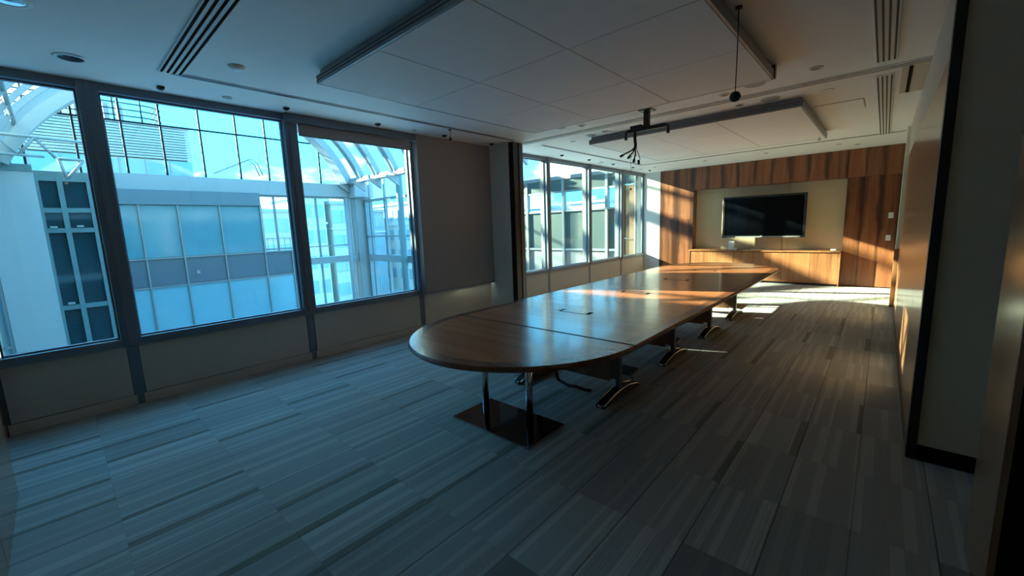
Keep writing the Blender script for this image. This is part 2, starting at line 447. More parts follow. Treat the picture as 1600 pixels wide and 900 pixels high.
# ------------------------------------------------------------------ left wall: windows, sills, blinds
wall_left = box('wall_left', XL-.22, XL-.02, YB-.2, YF+.2, -.3, .60, 'ext_panel_grey', kind='structure')
wl2 = box('wall_left_header', XL-.22, XL-.02, YB-.2, YF+.2, 2.96, ZC+.35, 'ext_panel_grey', wall_left)
bays = [(-.40, .325), (.465, 2.0), (2.145, 3.72), (3.855, 5.33), (5.74, 7.075), (7.205, 8.74), (8.87, 10.395), (10.525, 11.865)]
posts = [(.325, .465), (2.0, 2.145), (3.72, 3.855), (5.33, 5.74), (7.075, 7.205), (8.74, 8.87), (10.395, 10.525), (11.865, 11.9)]
ZS, ZH = .665, 2.93
for n, (y0, y1) in enumerate(bays, 1):
    fm = 'frame_metal'
    w = boxes('window_%d' % n, [(XL-.09, XL+.035, y0-.02, y1+.02, ZS-.075, ZS)], fm, kind='structure')
    boxes('head_rail', [(XL-.09, XL+.03, y0-.02, y1+.02, ZH, ZC)], fm, w)
    box('pane', XL-.06, XL-.045, y0, y1, ZS, ZH, 'window_glass', w)
    boxes('glazing_bead', [(XL-.075, XL-.03, y0, y1, ZS, ZS+.014), (XL-.075, XL-.03, y0, y1, ZH-.014, ZH), (XL-.075, XL-.03, y0, y0+.014, ZS+.014, ZH-.014), (XL-.075, XL-.03, y1-.014, y1, ZS+.014, ZH-.014)], 'fin_metal' if n > 4 else fm, w)
for n, (y0, y1) in enumerate(posts):
    near = n < 4
    if n == 3: continue
    c = (y0+y1)/2
    p = box('window_post', XL-.095, XL+(.045 if n < 7 else .0), y0, y1, ZS-.075, ZC, 'frame_metal', wall_left, .003)
    if n < 7: box('post_cover', XL+.0455, XL+.055, c-.022, c+.022, ZS-.06, ZC-.002, 'frame_metal', p, .002)
    box('wall_joint', XL-.02, XL-.005, c-.04, c+.04, .0, ZS-.075, 'frame_metal', wall_left)
    if not near and n < 7:   # outer fins of the far facade
        box('outer_fin', XL-.17, XL-.096, c-.03, c+.03, .4, ZC+.3, 'fin_metal', p)
for (y0, y1) in bays:
    a, b = y0-.025, y1+.025
    box('sill_panel', XL-.018, XL+.002, a, b, .10, ZS-.078, 'sill_panel', wall_left, .004)
    box('skirting', XL-.018, XL+.012, a-.02, b+.02, 0, .095, 'sill_panel', wall_left, .003)
box('head_blind_box', XL+.032, XL+.10, 2.0, 5.33, ZH-.03, ZC-.001, 'frame_metal', wall_left, .004)
# blinds
b3 = empty('roller_blind', (XL+.06, 2.93, 2.76), 'grey roller blind pulled only a little way down over the third window', 'blind', 'roller blinds')
box('fabric', XL+.058, XL+.062, 2.15, 3.715, 2.775, ZC-.02, 'blind_fabric', b3); box('bottom_bar', XL+.052, XL+.068, 2.15, 3.715, 2.760, 2.776, 'frame_metal', b3, .003)
b4 = empty('roller_blind', (XL+.09, 4.6, .62), 'dark grey roller blind drawn fully down over the fourth window', 'blind', 'roller blinds')
box('fabric', XL+.108, XL+.112, 3.80, 5.335, .625, ZC-.005, 'blind_fabric', b4); box('bottom_bar', XL+.100, XL+.120, 3.80, 5.335, .607, .627, 'frame_metal', b4, .003)
# pier and partition post
pier = box('wall_pier', XL-.2, -4.80, 5.335, 5.62, 0, ZC, 'wall_plaster', kind='structure')
tp = box('trim_2', -4.80, -4.715, 5.37, 5.60, 0, ZC, 'dark_trim', None, .004, kind='structure')
box('seal_strip', -4.80, -4.765, 5.345, 5.37, 0, ZC-.002, 'black_plastic', tp)
box('post_edge', -4.714, -4.700, 5.50, 5.60, 0, ZC-.02, 'post_metal', tp, .002)
box('wall_pier_back', XL-.2, -5.02, 5.62, 5.74, 0, ZC, 'wall_plaster', pier)

# ------------------------------------------------------------------ far wall with wood panels
wf = box('wall_far', XL-.22, 1.3, YF+.34, YF+.6, -.3, ZC+.35, 'wall_plaster', kind='structure')
box('white_panel', XL-.22, -4.865, YF, YF+.339, 0, ZC, 'wall_plaster', wf)
NX0, NX1, NZ0, NZ1 = -3.935, -.665, .80, 2.40
def panel(x0, x1, z0, z1, y=YF, name='wood_panel', mat='panel_wood', parent=None, d=.02):
    return box(name, x0+.0015, x1-.0015, y, y+d, z0+.001, z1-.001, mat, parent or wf, .0015)
wx = (-3.935+4.865)/2
for i in range(2):
    panel(-4.865+wx*i, -4.865+wx*(i+1), .005, 1.62); panel(-4.865+wx*i, -4.865+wx*(i+1), 1.62, 2.40)
nn = 9; nw = (NX1-NX0)/nn
for i in range(-2, nn):
    if i < 0: panel(NX0+wx*i, NX0+wx*(i+1), 2.40, ZC-.003)
    else: panel(NX0+nw*i, NX0+nw*(i+1), 2.40, ZC-.003)
rw = (XR-NX1)/3
for i in range(3):
    panel(NX1+rw*i, NX1+rw*(i+1), .01, 2.40); panel(NX1+rw*i, NX1+rw*(i+1), 2.40, ZC-.003)
boxes('wall_backing', [(-4.865, NX0-.021, YF+.021, YF+.339, 0, ZC), (NX1+.021, XR+.1, YF+.021, YF+.339, 0, ZC), (NX0, NX1, YF+.021, YF+.339, 2.421, ZC)], 'dark_trim', wf)
# niche
box('niche_return', NX0-.02, NX0, YF+.021, YF+.339, NZ0, NZ1, 'leg_wood', wf); box('niche_return', NX1, NX1+.02, YF+.021, YF+.339, NZ0, NZ1, 'leg_wood', wf); box('niche_soffit', NX0, NX1, YF+.021, YF+.339, NZ1, NZ1+.02, 'leg_wood', wf)
for i in range(3):
    a = NX0+(NX1-NX0)/3*i; box('niche_board', a+.0015, a+(NX1-NX0)/3-.0015, YF+.27, YF+.294, NZ0, NZ1, 'niche_fabric', wf, .002)
lockp = empty('door_lock', (-4.40, YF-.01, 1.60), 'small dark turn knob on the joint of the sunlit wood panels', 'lock')
cyl('knob', (-4.40, YF-.025, 1.60), (-4.40, YF, 1.60), .018, 'post_metal', lockp); box('rose', -4.43, -4.37, YF-.006, YF-.0005, 1.57, 1.63, 'post_metal', lockp, .002)
# credenza
cr_ = empty('credenza', ((NX0+NX1)/2, 11.76, 0), 'long low wood credenza built in under the wall screen', 'cabinet')
box('top', NX0+.001, NX1-.001, 11.64, YF+.265, .765, .798, 'cabinet_wood', cr_, .003)
box('body', NX0+.02, NX1-.02, 11.69, YF+.26, .04, .764, 'dark_trim', cr_)
for i in range(6):
    a = NX0+.012+(NX1-NX0-.024)/6*i; box('door', a+.0018, a+(NX1-NX0-.024)/6-.0018, 11.668, 11.689, .05, .752, 'cabinet_wood', cr_, .0015)
box('side_panel', NX1-.019, NX1, 11.655, YF-.001, 0, .764, 'cabinet_wood', cr_); box('side_panel', NX0, NX0+.019, 11.655, YF-.001, 0, .764, 'cabinet_wood', cr_)
box('plinth', NX0+.03, NX1-.03, 11.70, YF+.2, 0, .045, 'black_plastic', cr_)
# television
tv = empty('television', (-2.26, YF-.06, 1.09), 'large black flat screen mounted in the beige wall niche', 'television')
TX0, TX1, TZ0, TZ1, TY = -3.155, -1.36, 1.105, 2.145, YF-.085
box('housing', TX0+.02, TX1-.02, TY+.02, TY+.09, TZ0+.02, TZ1-.02, 'black_plastic', tv, .01)
for b_ in ((TX0, TX1, TZ0, TZ0+.055), (TX0, TX1, TZ1-.045, TZ1), (TX0, TX0+.045, TZ0+.055, TZ1-.045), (TX1-.045, TX1, TZ0+.055, TZ1-.045)):
    box('bezel', b_[0], b_[1], TY, TY+.03, b_[2], b_[3], 'bezel', tv, .004)
box('screen', TX0+.044, TX1-.044, TY+.008, TY+.02, TZ0+.054, TZ1-.044, 'screen_black', tv)
box('lower_strip', TX0+.32, TX1-.10, TY-.006, TY-.0005, TZ0+.008, TZ0+.034, 'grey_plastic', tv, .002)
box('logo_badge', (TX0+TX1)/2-.02, (TX0+TX1)/2+.02, TY-.004, TY-.0003, TZ0+.036, TZ0+.048, 'white_plastic', tv)
box('wall_mount', -2.45, -2.05, TY+.091, YF+.268, 1.35, 1.85, 'black_plastic', tv)
# small items on credenza
d = empty('white_box', (-2.93, 11.86, .799), 'small white box standing under the left end of the wall screen', 'device')  # plain upright white box on a wider foot
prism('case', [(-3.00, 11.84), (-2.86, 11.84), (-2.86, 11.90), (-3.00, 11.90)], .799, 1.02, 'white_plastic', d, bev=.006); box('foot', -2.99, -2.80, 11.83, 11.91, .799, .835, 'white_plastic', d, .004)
g = box('socket_block', -.86, -.76, 11.82, 11.86, .799, .835, 'white_plastic', None, .005, 'small white adapter on the right end of the credenza', 'adapter')
tube('thin_cable', [(-2.8, 11.88, .803), (-2.0, 11.90, .803), (-1.3, 11.88, .803), (-.86, 11.845, .806)], .004, 'black_plastic', label='thin black cable lying along the credenza top', cat='cable')
tube('hanging_cable', [(-1.83, 11.93, 1.10), (-1.83, 11.95, .95), (-1.82, 11.93, .802)], .006, 'black_plastic', label='short dark cable dropping from the wall screen to the credenza', cat='cable')
# wall switches and socket
for z, xx, lab in ((1.55, .10, 'upper small white wall switch on the wood wall by the right corner'), (1.08, .09, 'lower small white wall switch on the wood wall by the right corner')):
    g = box('wall_switch', xx-.04, xx+.04, YF-.012, YF-.0005, z-.06, z+.06, 'white_plastic', None, .003, lab, 'switch', 'wall switches')
    box('rocker', xx-.022, xx+.022, YF-.016, YF-.0115, z-.035, z+.035, 'white_plastic', g, .002)
g = box('wall_socket', -5.13, -5.05, YF-.012, YF-.0005, .40, .48, 'white_plastic', None, .003, 'white socket low on the pale wall left of the wood panels', 'socket')
for dx in (-.012, .012): cyl('pin_hole', (-5.09+dx, YF-.0135, .44), (-5.09+dx, YF-.011, .44), .006, 'black_plastic', g, 8)

# ------------------------------------------------------------------ right wall
wr = box('wall_right', XR+.02, 1.3, 3.66, YF+.12, -.3, ZC+.3, 'dark_trim', kind='structure')
for i in range(6):
    a = 3.66+(9.46-3.66)/6*i; box('wood_panel', XR, XR+.019, a+.0015, a+(9.46-3.66)/6-.0015, .07, 2.50, 'door_wood', wr, .0015)
box('wood_panel', XR, XR+.019, 9.60, YF-.001, .07, 2.50, 'door_wood', wr, .0015)
box('bulkhead', XR, XR+.019, 3.66, YF-.001, 2.502, ZC-.001, 'beige_bulkhead', wr)
box('baseboard_right', XR-.004, XR+.019, 3.66, 9.46, 0, .068, 'dark_trim', None, kind='structure')
t3 = box('trim_3', XR-.045, XR+.019, 9.50, 9.60, .12, ZC-.02, 'cream_trim', None, .003, kind='structure')
box('plinth_block', XR-.055, XR+.019, 9.47, 9.50, 0, 1.0, 'cabinet_wood', t3, .003)
# return wall beside the entry, dark corner post
we = box('wall_entry', XR+.03, 1.3, 3.60, 3.655, -.3, ZC+.3, 'entry_plaster', kind='structure')
box('trim_4', XR-.004, XR+.045, 3.575, 3.657, 0, ZC-.001, 'black_plastic', None, .002, kind='structure')
box('baseboard_entry', XR+.046, 1.25, 3.575, 3.598, 0, .10, 'black_matte', None, .003, kind='structure')
box('wall_entry_side', 1.0, 1.3, YB-.2, 3.60, -.3, ZC+.3, 'entry_plaster', None, kind='structure')
dj = box('door_1', .415, .99, 2.255, 2.72, 0, ZC-.002, 'black_matte', None, kind='structure')  # matte black colour stands in for the darkness on the near face
box('jamb_face', .398, .4145, 2.262, 2.72, 0, ZC-.002, 'door_wood', dj, .002)
box('jamb_edge', .392, .4135, 2.240, 2.261, 0, ZC-.002, 'leg_wood', dj, .002)
# back wall
wb = box('wall_back', XL-.2, 1.3, YB-.25, YB-.05, -.3, ZC+.3, 'entry_plaster', kind='structure')
for i in range(4):
    a = -4.06+.95*i; box('wood_panel', a+.0015, a+.9485, YB-.049, YB+.065, .0, 2.6, 'door_wood', wb, .002)
box('wood_panel', XL+.0, -4.063, YB-.049, YB-.03, .0, 2.6, 'door_wood', wb, .002)

# ------------------------------------------------------------------ conference table
TX, HWD, TZ = -2.205, .955, .736
table = empty('conference_table', (TX, 5.28, 0), 'long dark walnut boardroom table with rounded ends and chrome feet', 'table')
Y0, Y1, CAP = 2.66, 7.90, 1.04
BW = .095
def arc(a, b, sgn, yc, n=40):
    return [(TX+a*math.cos(math.pi*t/n), yc+sgn*b*math.sin(math.pi*t/n)) for t in range(n+1)]
def slab(name, poly, mat, parent):
    return prism(name, poly, TZ-.034, TZ, mat, parent, bev=0)
for sgn, yc in ((-1, Y0-.005), (1, Y1+.0015)):
    top = slab('end_leaf', arc(HWD-BW, CAP-BW, sgn, yc), 'table_wood', table)
    o_, i_ = arc(HWD, CAP, sgn, yc), arc(HWD-BW+.001, CAP-BW+.001, sgn, yc)
    bm = bmesh.new(); n = len(o_)
    prof = [(1.0, TZ-.038), (0, TZ-.038), (-.10, TZ-.020), (0, TZ-.004), (.05, TZ), (1.0, TZ)]   # fraction from outer to inner, rounded nose
    rings = []
    for (ox, oy), (ix, iy) in zip(o_, i_):
        rings.append([bm.verts.new((ox+(ix-ox)*f_, oy+(iy-oy)*f_, z_)) for f_, z_ in prof])
    for a, b in zip(rings, rings[1:]):
        for j in range(len(prof)): bm.faces.new((a[j], a[(j+1) % len(prof)], b[(j+1) % len(prof)], b[j]))
    bm.faces.new(rings[0]); bm.faces.new(rings[-1])
    finish('edge_band', bm, 'table_band', top)
segn = 4; sl = (Y1-Y0)/segn
legs_y = [3.35, 4.69, 6.05, 7.37]
for i in range(segn):
    a, b = Y0+sl*i+(.005 if i == 0 else .001), Y0+sl*(i+1)-.001
    top = slab('middle_leaf', [(TX-HWD+BW, a), (TX+HWD-BW, a), (TX+HWD-BW, b), (TX-HWD+BW, b)], 'table_wood', table)
    for s in (-1, 1):
        xo, xi = TX+s*HWD, TX+s*(HWD-BW+.001)
        bm = bmesh.new(); prof = [(xi, TZ-.038), (xo, TZ-.038), (xo+s*.0095, TZ-.020), (xo, TZ-.004), (xo-s*.005, TZ), (xi, TZ)]
        add_prism(bm, prof, a, b, lambda p, q, c: (p, c, q)); finish('edge_band', bm, 'table_band', top)
    # cable port with two dark finger slots
    py = legs_y[i]+.05
    pt = box('cable_port', TX-.165, TX+.115, py-.055, py+.055, TZ+.0002, TZ+.0022, 'table_wood', top)
    boxes('port_joint', [(TX-.168, TX+.118, py-.058, py-.055, TZ+.0001, TZ+.0018), (TX-.168, TX+.118, py+.055, py+.058, TZ+.0001, TZ+.0018)], 'black_matte', top)
    for xx in (TX-.20, TX+.118): box('finger_slot', xx, xx+.034, py-.045, py+.045, TZ+.0003, TZ+.0026, 'black_matte', top)
box('seam_strip', TX-HWD+.004, TX+HWD-.004, Y0-.011, Y0+.011, TZ-.036, TZ+.0007, 'black_matte', table)
# T-legs
def foot_mesh(x, yc):
    prof = []
    n = 14; L = .345
    for i in range(n+1):
        t = -1+2*i/n; prof.append((yc+t*L, .026+.058*(1-abs(t)**1.8)))
    for i in range(n, -1, -1):
        t = -1+2*i/n; prof.append((yc+t*L, .001+.014*(1-abs(t)**1.2)))
    bm = bmesh.new(); add_prism(bm, prof, x-.042, x+.042, lambda a, b, c: (c, a, b)); return bm
def trim_pts(x, yc):
    n = 14; L = .347
    return [(x, yc+(-1+2*i/n)*L, .028+.058*(1-abs(-1+2*i/n)**1.8)) for i in range(n+1)]
lx0, lx1 = -2.68, -1.73
for y in legs_y:
    lp = box('leg_panel', lx0+.06, lx1-.085, y-.025, y+.025, .13, TZ-.036, 'leg_wood', table, .003)
    for x in (lx0, lx1):
        s = -1 if x == lx1 else 1
        box('leg_post', x-.022, x+.022, y-.032, y+.032, .085, TZ-.036, 'post_metal', table, .006)
        ft = finish('foot', foot_mesh(x, y), 'rubber_black', table)
        for e_ in (-.042, .042):
            tube('foot_trim', trim_pts(x+e_, y), .009, 'chrome', ft, 6)
        cyl('glide', (x, y-.325, 0.0), (x, y-.325, .03), .028, 'chrome', ft, 12); cyl('glide', (x, y+.325, 0.0), (x, y+.325, .03), .028, 'chrome', ft, 12)
    box('post_link', lx1-.086, lx1-.021, y-.02, y+.02, .16, TZ-.036, 'leg_wood', table)
    box('under_beam', -2.55, -1.86, y-.06, y+.06, TZ-.060, TZ-.036, 'rubber_black', table)
boxes('under_rail', [(TX-.32, TX-.28, Y0, Y1, TZ-.065, TZ-.036), (TX+.28, TX+.32, Y0, Y1, TZ-.065, TZ-.036)], 'rubber_black', table)
# column pedestals
for yc in (2.33, 8.23):
    pl = box('base_plate', -2.63, -1.80, yc-.23, yc+.23, 0, .012, 'plate_steel', table, .002)
    boxes('plate_rim', [(-2.632, -1.798, yc-.234, yc-.2305, 0, .0125), (-2.632, -1.798, yc+.2305, yc+.234, 0, .0125), (-2.634, -2.6305, yc-.234, yc+.234, 0, .0125), (-1.7995, -1.796, yc-.234, yc+.234, 0, .0125)], 'chrome', pl)
    for x in (-2.455, -1.965):
        c_ = cyl('column', (x, yc, .012), (x, yc, TZ-.036), .0285, 'chrome', table, 24)
        cyl('column_collar', (x, yc, TZ-.045), (x, yc, TZ-.0345), .06, 'post_metal', c_, 20)
# cables and floor boxes below the table
tube('cable_bundle', [(-2.45, 3.30, .45), (-2.42, 3.27, .20), (-2.34, 3.24, .05), (-2.2, 3.22, .03), (-2.1, 3.20, .05), (-2.02, 3.22, .03), (-1.98, 3.27, .015)], .016, 'rubber_black', label='loose bundle of black cables drooping behind the first table leg', cat='cable')
for k_, (x, y, lab) in enumerate(((-1.99, 3.95, 'open dark floor box lid under the table between the first two legs'), (-2.05, 5.35, 'open dark floor box lid under the table between the second and third legs'))):
    g = empty('floor_box', (x, y, 0), lab, 'floor box', 'floor boxes')
    box('frame', x-.16, x+.16, y-.13, y+.13, 0, .008, 'grey_plastic', g, .002)
    prism('lid', [(-.13, .010), (.13, .010), (.13, .022), (-.13, .022)], y-.10, y+.10, 'rubber_black', g, f=lambda a, b, c, x=x, y=y: (x+a, c, b+.10*max(0, (c-y+.10))))
    tube('cord', [(x+.10, y-.05, .02), (x+.17, y-.14, .03), (x+.22, y-.22, .012), (x+.26, y-.2, .010)], .007, 'rubber_black', g)

# ------------------------------------------------------------------ ceiling fittings
def downlight(x, y, r, label, group='recessed downlights'):
    g = empty('downlight', (x, y, ZC-.01), label, 'downlight', group)
    lathe('trim_ring', [(r*.72, -.001), (r*.74, -.008), (r, -.006), (r, -.0005)], (x, y, ZC), 'white_plastic', g)
    lathe('reflector', [(r*.73, -.006), (r*.55, -.003), (r*.30, -.0015), (0, -.001)], (x, y, ZC), 'chrome' if r > .08 else 'dark_trim', g)
def disc(name, x, y, r, mat, label, cat, group, th=.008):
    g = empty(name, (x, y, ZC-th), label, cat, group)
    lathe('ring', [(r*.9, -.0005), (r, -.0015), (r, -th*.7), (r*.93, -th), (r*.9, -th)], (x, y, ZC), 'white_plastic', g)
    lathe('grille', [(r*.91, -th*.8), (0, -th*.8)], (x, y, ZC), mat, g)
def sensor(x, y, label):
    g = empty('ceiling_spotlet', (x, y, ZC-.03), label, 'spotlight', 'small black spot fittings above the windows')
    box('body', x-.028, x+.028, y-.028, y+.028, ZC-.022, ZC-.001, 'black_plastic', g, .004)
    cyl('lens', (x, y, ZC-.030), (x, y, ZC-.0215), .018, 'bezel', g, 12)
downlight(-4.742, .292, .10, 'round chrome downlight nearest the first window')
downlight(-3.86, .02, .10, 'round chrome downlight at the upper left corner of the photo')
g = empty('smoke_detector', (-4.118, 1.233, ZC-.03), 'round white smoke detector between the air diffuser and the raft', 'smoke detector')
lathe('body', [(.058, -.0005), (.058, -.012), (.040, -.026), (0, -.030)], (-4.118, 1.233, ZC), 'white_plastic', g); lathe('base', [(.066, -.0003), (.066, -.006), (.05, -.008)], (-4.118, 1.233, ZC), 'white_plastic', g)
for (x, y), lab in zip([(-5.10, .874), (-5.06, 1.952), (-5.05, 3.075), (-5.04, 4.176), (-5.05, 5.20), (-4.97, 7.154), (-4.94, 8.152), (-4.945, 9.253), (-4.912, 10.238), (-4.904, 11.25)],
        ['above the first window post', 'above the second window post', 'above the third window', 'above the fully drawn blind', 'at the pier end of the drawn blind', 'above the first post beyond the pier', 'above the middle of the far windows', 'above the third window beyond the pier', 'above the last far window', 'in the far left ceiling corner']):
    sensor(x, y, 'small black ceiling spot fitting '+lab)
for (x, y, r, m_, lab) in [(-5.066, 1.395, .045, 'grey_plastic', 'above the second window'), (-5.052, 3.644, .035, 'grey_plastic', 'above the right end of the third window'), (-3.605, 5.169, .085, 'grey_plastic', 'leftmost on the near side of the track'), (-3.594, 5.984, .085, 'grey_plastic', 'leftmost on the far side of the track'), (-3.321, 6.06, .11, 'raft_board', 'larger pale one near the far raft corner'),
        (-4.064, 6.182, .045, 'white_plastic', 'small one near the pier'), (-1.126, 5.185, .11, 'raft_metal', 'pale one near the hanging ball, near side of the track'), (-1.121, 5.96, .11, 'raft_metal', 'pale one near the hanging ball, far side of the track'), (-.588, 6.10, .07, 'white_plastic', 'plain white one right of the far raft'), (-4.96, 8.729, .05, 'grey_plastic', 'above the second far window'), (-4.948, 10.809, .05, 'grey_plastic', 'above the last far window'), (-2.04, 10.40, .05, 'white_plastic', 'beyond the far raft')]:
    disc('ceiling_grille', x, y, r, m_, 'round ceiling speaker grille, '+lab, 'ceiling grille', 'round ceiling grilles')
for (x, y, lab) in [(-3.338, 5.314, 'near side of the track by the window pier'), (-3.30, 5.93, 'far side of the track, left'), (-1.462, 5.349, 'near side of the track by the hanging ball'), (-1.45, 5.96, 'far side of the track, right'), (-.593, 5.114, 'rightmost on the near side of the track'),
        (-.784, 10.78, 'in front of the wood wall, third from the left'), (-.512, 11.13, 'in front of the wood wall, rightmost'), (-2.042, 10.748, 'in front of the wood wall, second from the left'), (-3.309, 10.754, 'in front of the wood wall above the niche corner'), (-4.559, 10.763, 'in front of the wood wall, leftmost')]:
    downlight(x, y, .062, 'small recessed downlight, '+lab)
# sprinkler on far raft corner
g = empty('sprinkler', (-.90, 8.72, ZR-.05), 'small sprinkler head at the far right corner of the far raft', 'sprinkler')
cyl('stem', (-.90, 8.72, ZR-.04), (-.90, 8.72, ZR), .012, 'chrome', g, 10); cyl('deflector', (-.90, 8.72, ZR-.05), (-.90, 8.72, ZR-.041), .028, 'chrome', g, 12)
# hanging microphones
def hanging(x, y, zt, zb, r, label):
    g = empty('hanging_ball', (x, y, zb), label, 'microphone', 'balls hanging on thin cords')
    tube('cord', [(x, y, zt), (x+.002, y, (zt+zb)/2), (x, y, zb+r)], .0035, 'rubber_black', g, 6)
    cyl('canopy', (x, y, zt-.012), (x, y, zt-.001), .022, 'rubber_black', g, 12)
    lathe('ball', [(0, -r), (r*.6, -r*.8), (r*.95, -r*.3), (r, 0), (r*.95, r*.3), (r*.6, r*.8), (0, r)], (x, y, zb), 'rubber_black', g, 20)
hanging(-.828, 3.28, ZC, 2.43, .036, 'dark ball hanging on a thin cord beside the near raft')
hanging(-4.15, 8.55, ZC, 2.31, .025, 'tiny dark ball hanging on a thin cord in front of the far windows')
hanging(-4.72, 4.02, ZC, 2.87, .020, 'tiny ball on a short cord in front of the drawn blind')
# projector mount
g = empty('projector_mount', (-2.345, 5.27, 2.8), 'empty black projector mount with dangling cables on the ceiling', 'projector mount')
box('ceiling_plate', -2.43, -2.26, 5.19, 5.35, ZC-.012, ZC-.001, 'black_plastic', g, .003)
box('column', -2.378, -2.312, 5.237, 5.303, 2.80, ZC-.012, 'black_plastic', g, .004)
box('cross_arm', -2.60, -2.10, 5.25, 5.29, 2.755, 2.80, 'black_plastic', g, .005)
box('clamp', -2.56, -2.40, 5.235, 5.305, 2.775, 2.835, 'black_plastic', g, .006)
for x in (-2.60, -2.10):
    tube('end_hook', [(x, 5.27, 2.79), (x+(-.03 if x < -2.3 else .03), 5.27, 2.765), (x+(-.03 if x < -2.3 else .03), 5.27, 2.70)], .014, 'black_plastic', g); cyl('end_knob', (x+(-.03 if x < -2.3 else .03), 5.27, 2.675), (x+(-.03 if x < -2.3 else .03), 5.27, 2.705), .02, 'black_plastic', g, 10)
tube('cable_bundle', [(-2.50, 5.27, 2.77), (-2.505, 5.27, 2.68), (-2.495, 5.27, 2.60), (-2.50, 5.27, 2.56)], .020, 'rubber_black', g)
for pts in ([(-2.50, 5.27, 2.57), (-2.55, 5.26, 2.53), (-2.62, 5.25, 2.505), (-2.66, 5.25, 2.49)], [(-2.50, 5.27, 2.57), (-2.53, 5.27, 2.51), (-2.57, 5.27, 2.47)], [(-2.50, 5.27, 2.57), (-2.495, 5.27, 2.48), (-2.51, 5.27, 2.42)]):
    c_ = tube('cable_tail', pts, .010, 'rubber_black', g)
    cyl('plug', pts[-1], tuple(Vector(pts[-1])+(Vector(pts[-1])-Vector(pts[-2])).normalized()*.045), .017, 'rubber_black', c_, 10)
c_ = tube('cable_tail', [(-2.49, 5.27, 2.57), (-2.455, 5.27, 2.48), (-2.43, 5.27, 2.41), (-2.45, 5.27, 2.39)], .005, 'rubber_black', g)
cyl('plug', (-2.452, 5.27, 2.40), (-2.445, 5.27, 2.345), .016, 'rubber_black', c_, 10)
#EXTERIOR
# ------------------------------------------------------------------ outside: ground, own building, added sun wing
plain('bounce_paint', (.70, .72, .74), .7, var=.04)
bounce = empty('bounce_deck', (-8.3, 5, -.55), 'pale unseen deck added to bounce light up, below the row of windows', 'light bounce')  # unseen slabs added to bounce daylight up onto the ceiling
for i in range(8):
    a = -1.40+1.37*i; box('bounce_slab', -11.2, XL-.235, a+.008, a+1.362, -.55, -.42, 'bounce_paint', bounce)
ground = box('ground', -140, 20, -60, 140, -8.4, -8.0, 'ground_paving', kind='structure')
upper = box('wall_upper', XL-.24, 1.3, YB-.2, YF+.4, ZC+.36, 8.6, 'ext_panel_grey', kind='structure')
lower = box('wall_lower', XL-.20, 1.3, YB-.2, YF+.4, -8.0, -.31, 'ext_white', kind='structure')
blocker = empty('sun_blocker', (-14, -6, -8), 'added unseen sun wing beside the atrium, left of the first window', 'building')  # out of view, added to keep direct sun off the near room
box('tall_blocker', -15.6, XL-.24, -12, -1.45, -8, 13.0, 'ext_white', blocker); box('low_blocker', -21.3, -15.62, -12, -1.6, -8, 6.4, 'ext_white', blocker)
box('blocker_cap', -15.7, XL-.24, -12.1, -1.40, 13.0, 13.25, 'ext_parapet', blocker)

XD = -22.0
def q(y, z): return (y*22/18, 1.6+(z-1.6)*22/18)
AC, AZ, AR = 5.13, 1.6, 6.28
# ---- opposite office block
ob = empty('office_block', (XD+.3, 5, -8), 'glass office block across the atrium with dark spandrel band', 'building')
my = [1.85, 2.42, 3.62, 5.05, 6.62, 7.80, 8.40]
XF = XD+.55
for a, b in zip(my, my[1:]):
    if b < 6.7:
        box('upper_pane', XF-.03, XF, a+.03, b-.03, .87, 2.92, 'ext_facade_glass', ob)
    box('spandrel', XF-.03, XF, a+.03, b-.03, -.27, .79, 'ext_spandrel', ob)
    box('lower_pane', XF-.03, XF, a+.03, b-.03, -3.2, -.35, 'ext_facade_pale', ob); box('lower_pane', XF-.03, XF, a+.03, b-.03, -6.4, -3.28, 'ext_facade_pale', ob)
for y in my:
    zt = 2.96 if y < 6.7 else .81
    box('mullion', XF-.04, XF+.06, y-.028, y+.028, -7.9, zt, 'ext_mullion', ob)
for z in (.83, -.31): box('transom', XF-.04, XF+.05, 1.85, 8.40, z-.03, z+.03, 'ext_mullion', ob)
box('transom', XF-.04, XF+.05, 1.85, 8.40, -3.27, -3.21, 'ext_mullion', ob)
box('parapet', XF-.05, XF+.08, 1.80, 6.66, 2.94, 3.52, 'ext_parapet', ob, .01)
boxes('building_core', [(XD+.02, XF-.04, 1.85, 6.64, .8, 3.5), (XD+.02, XF-.04, 1.85, 8.38, -7.9, .8)], 'ext_panel_grey', ob)
box('corner_post', XF-.1, XF+.07, 6.60, 6.68, .81, 2.96, 'ext_steel', ob)
box('side_glass', XF-.3, XF+.02, 1.72, 1.80, -7.9, 3.5, 'ext_facade_glass', ob)
for y, z, lab in ((4.0, .2, ''), (7.95, .1, '')): box('sensor_box', XF+.001, XF+.05, y-.06, y+.06, z-.10, z+.04, 'ext_white', ob)
# ---- stair tower with dark windows and the blank wall left of it
st = empty('stair_tower', (XD+.2, .9, -8), 'teal framed stair tower with tall dark windows across the atrium', 'building')
zs = [-7.9, -5.0, -2.40, -.72, 2.02, 2.72, 3.80]
ys = [(-.02, .42), (.56, 1.14), (1.26, 1.72)]
for (a, b) in ys:
    for z0, z1 in zip(zs, zs[1:]): box('dark_pane', XD+.28, XD+.32, a+.02, b-.02, z0+.07, z1-.07, 'ext_dark_glass', st)
for y0, y1 in ((-.08, .0), (.42, .56), (1.14, 1.26)): box('frame_post', XD+.25, XD+.45, y0, y1, -7.9, 3.9, 'ext_teal_frame', st)
for z in zs[1:]: box('frame_rail', XD+.25, XD+.43, -.08, 1.72, z-.08, z+.08, 'ext_teal_frame', st)
box('tower_core', XD+.13, XD+.27, -.08, 1.72, -7.9, 3.85, 'ext_dark_glass', st)
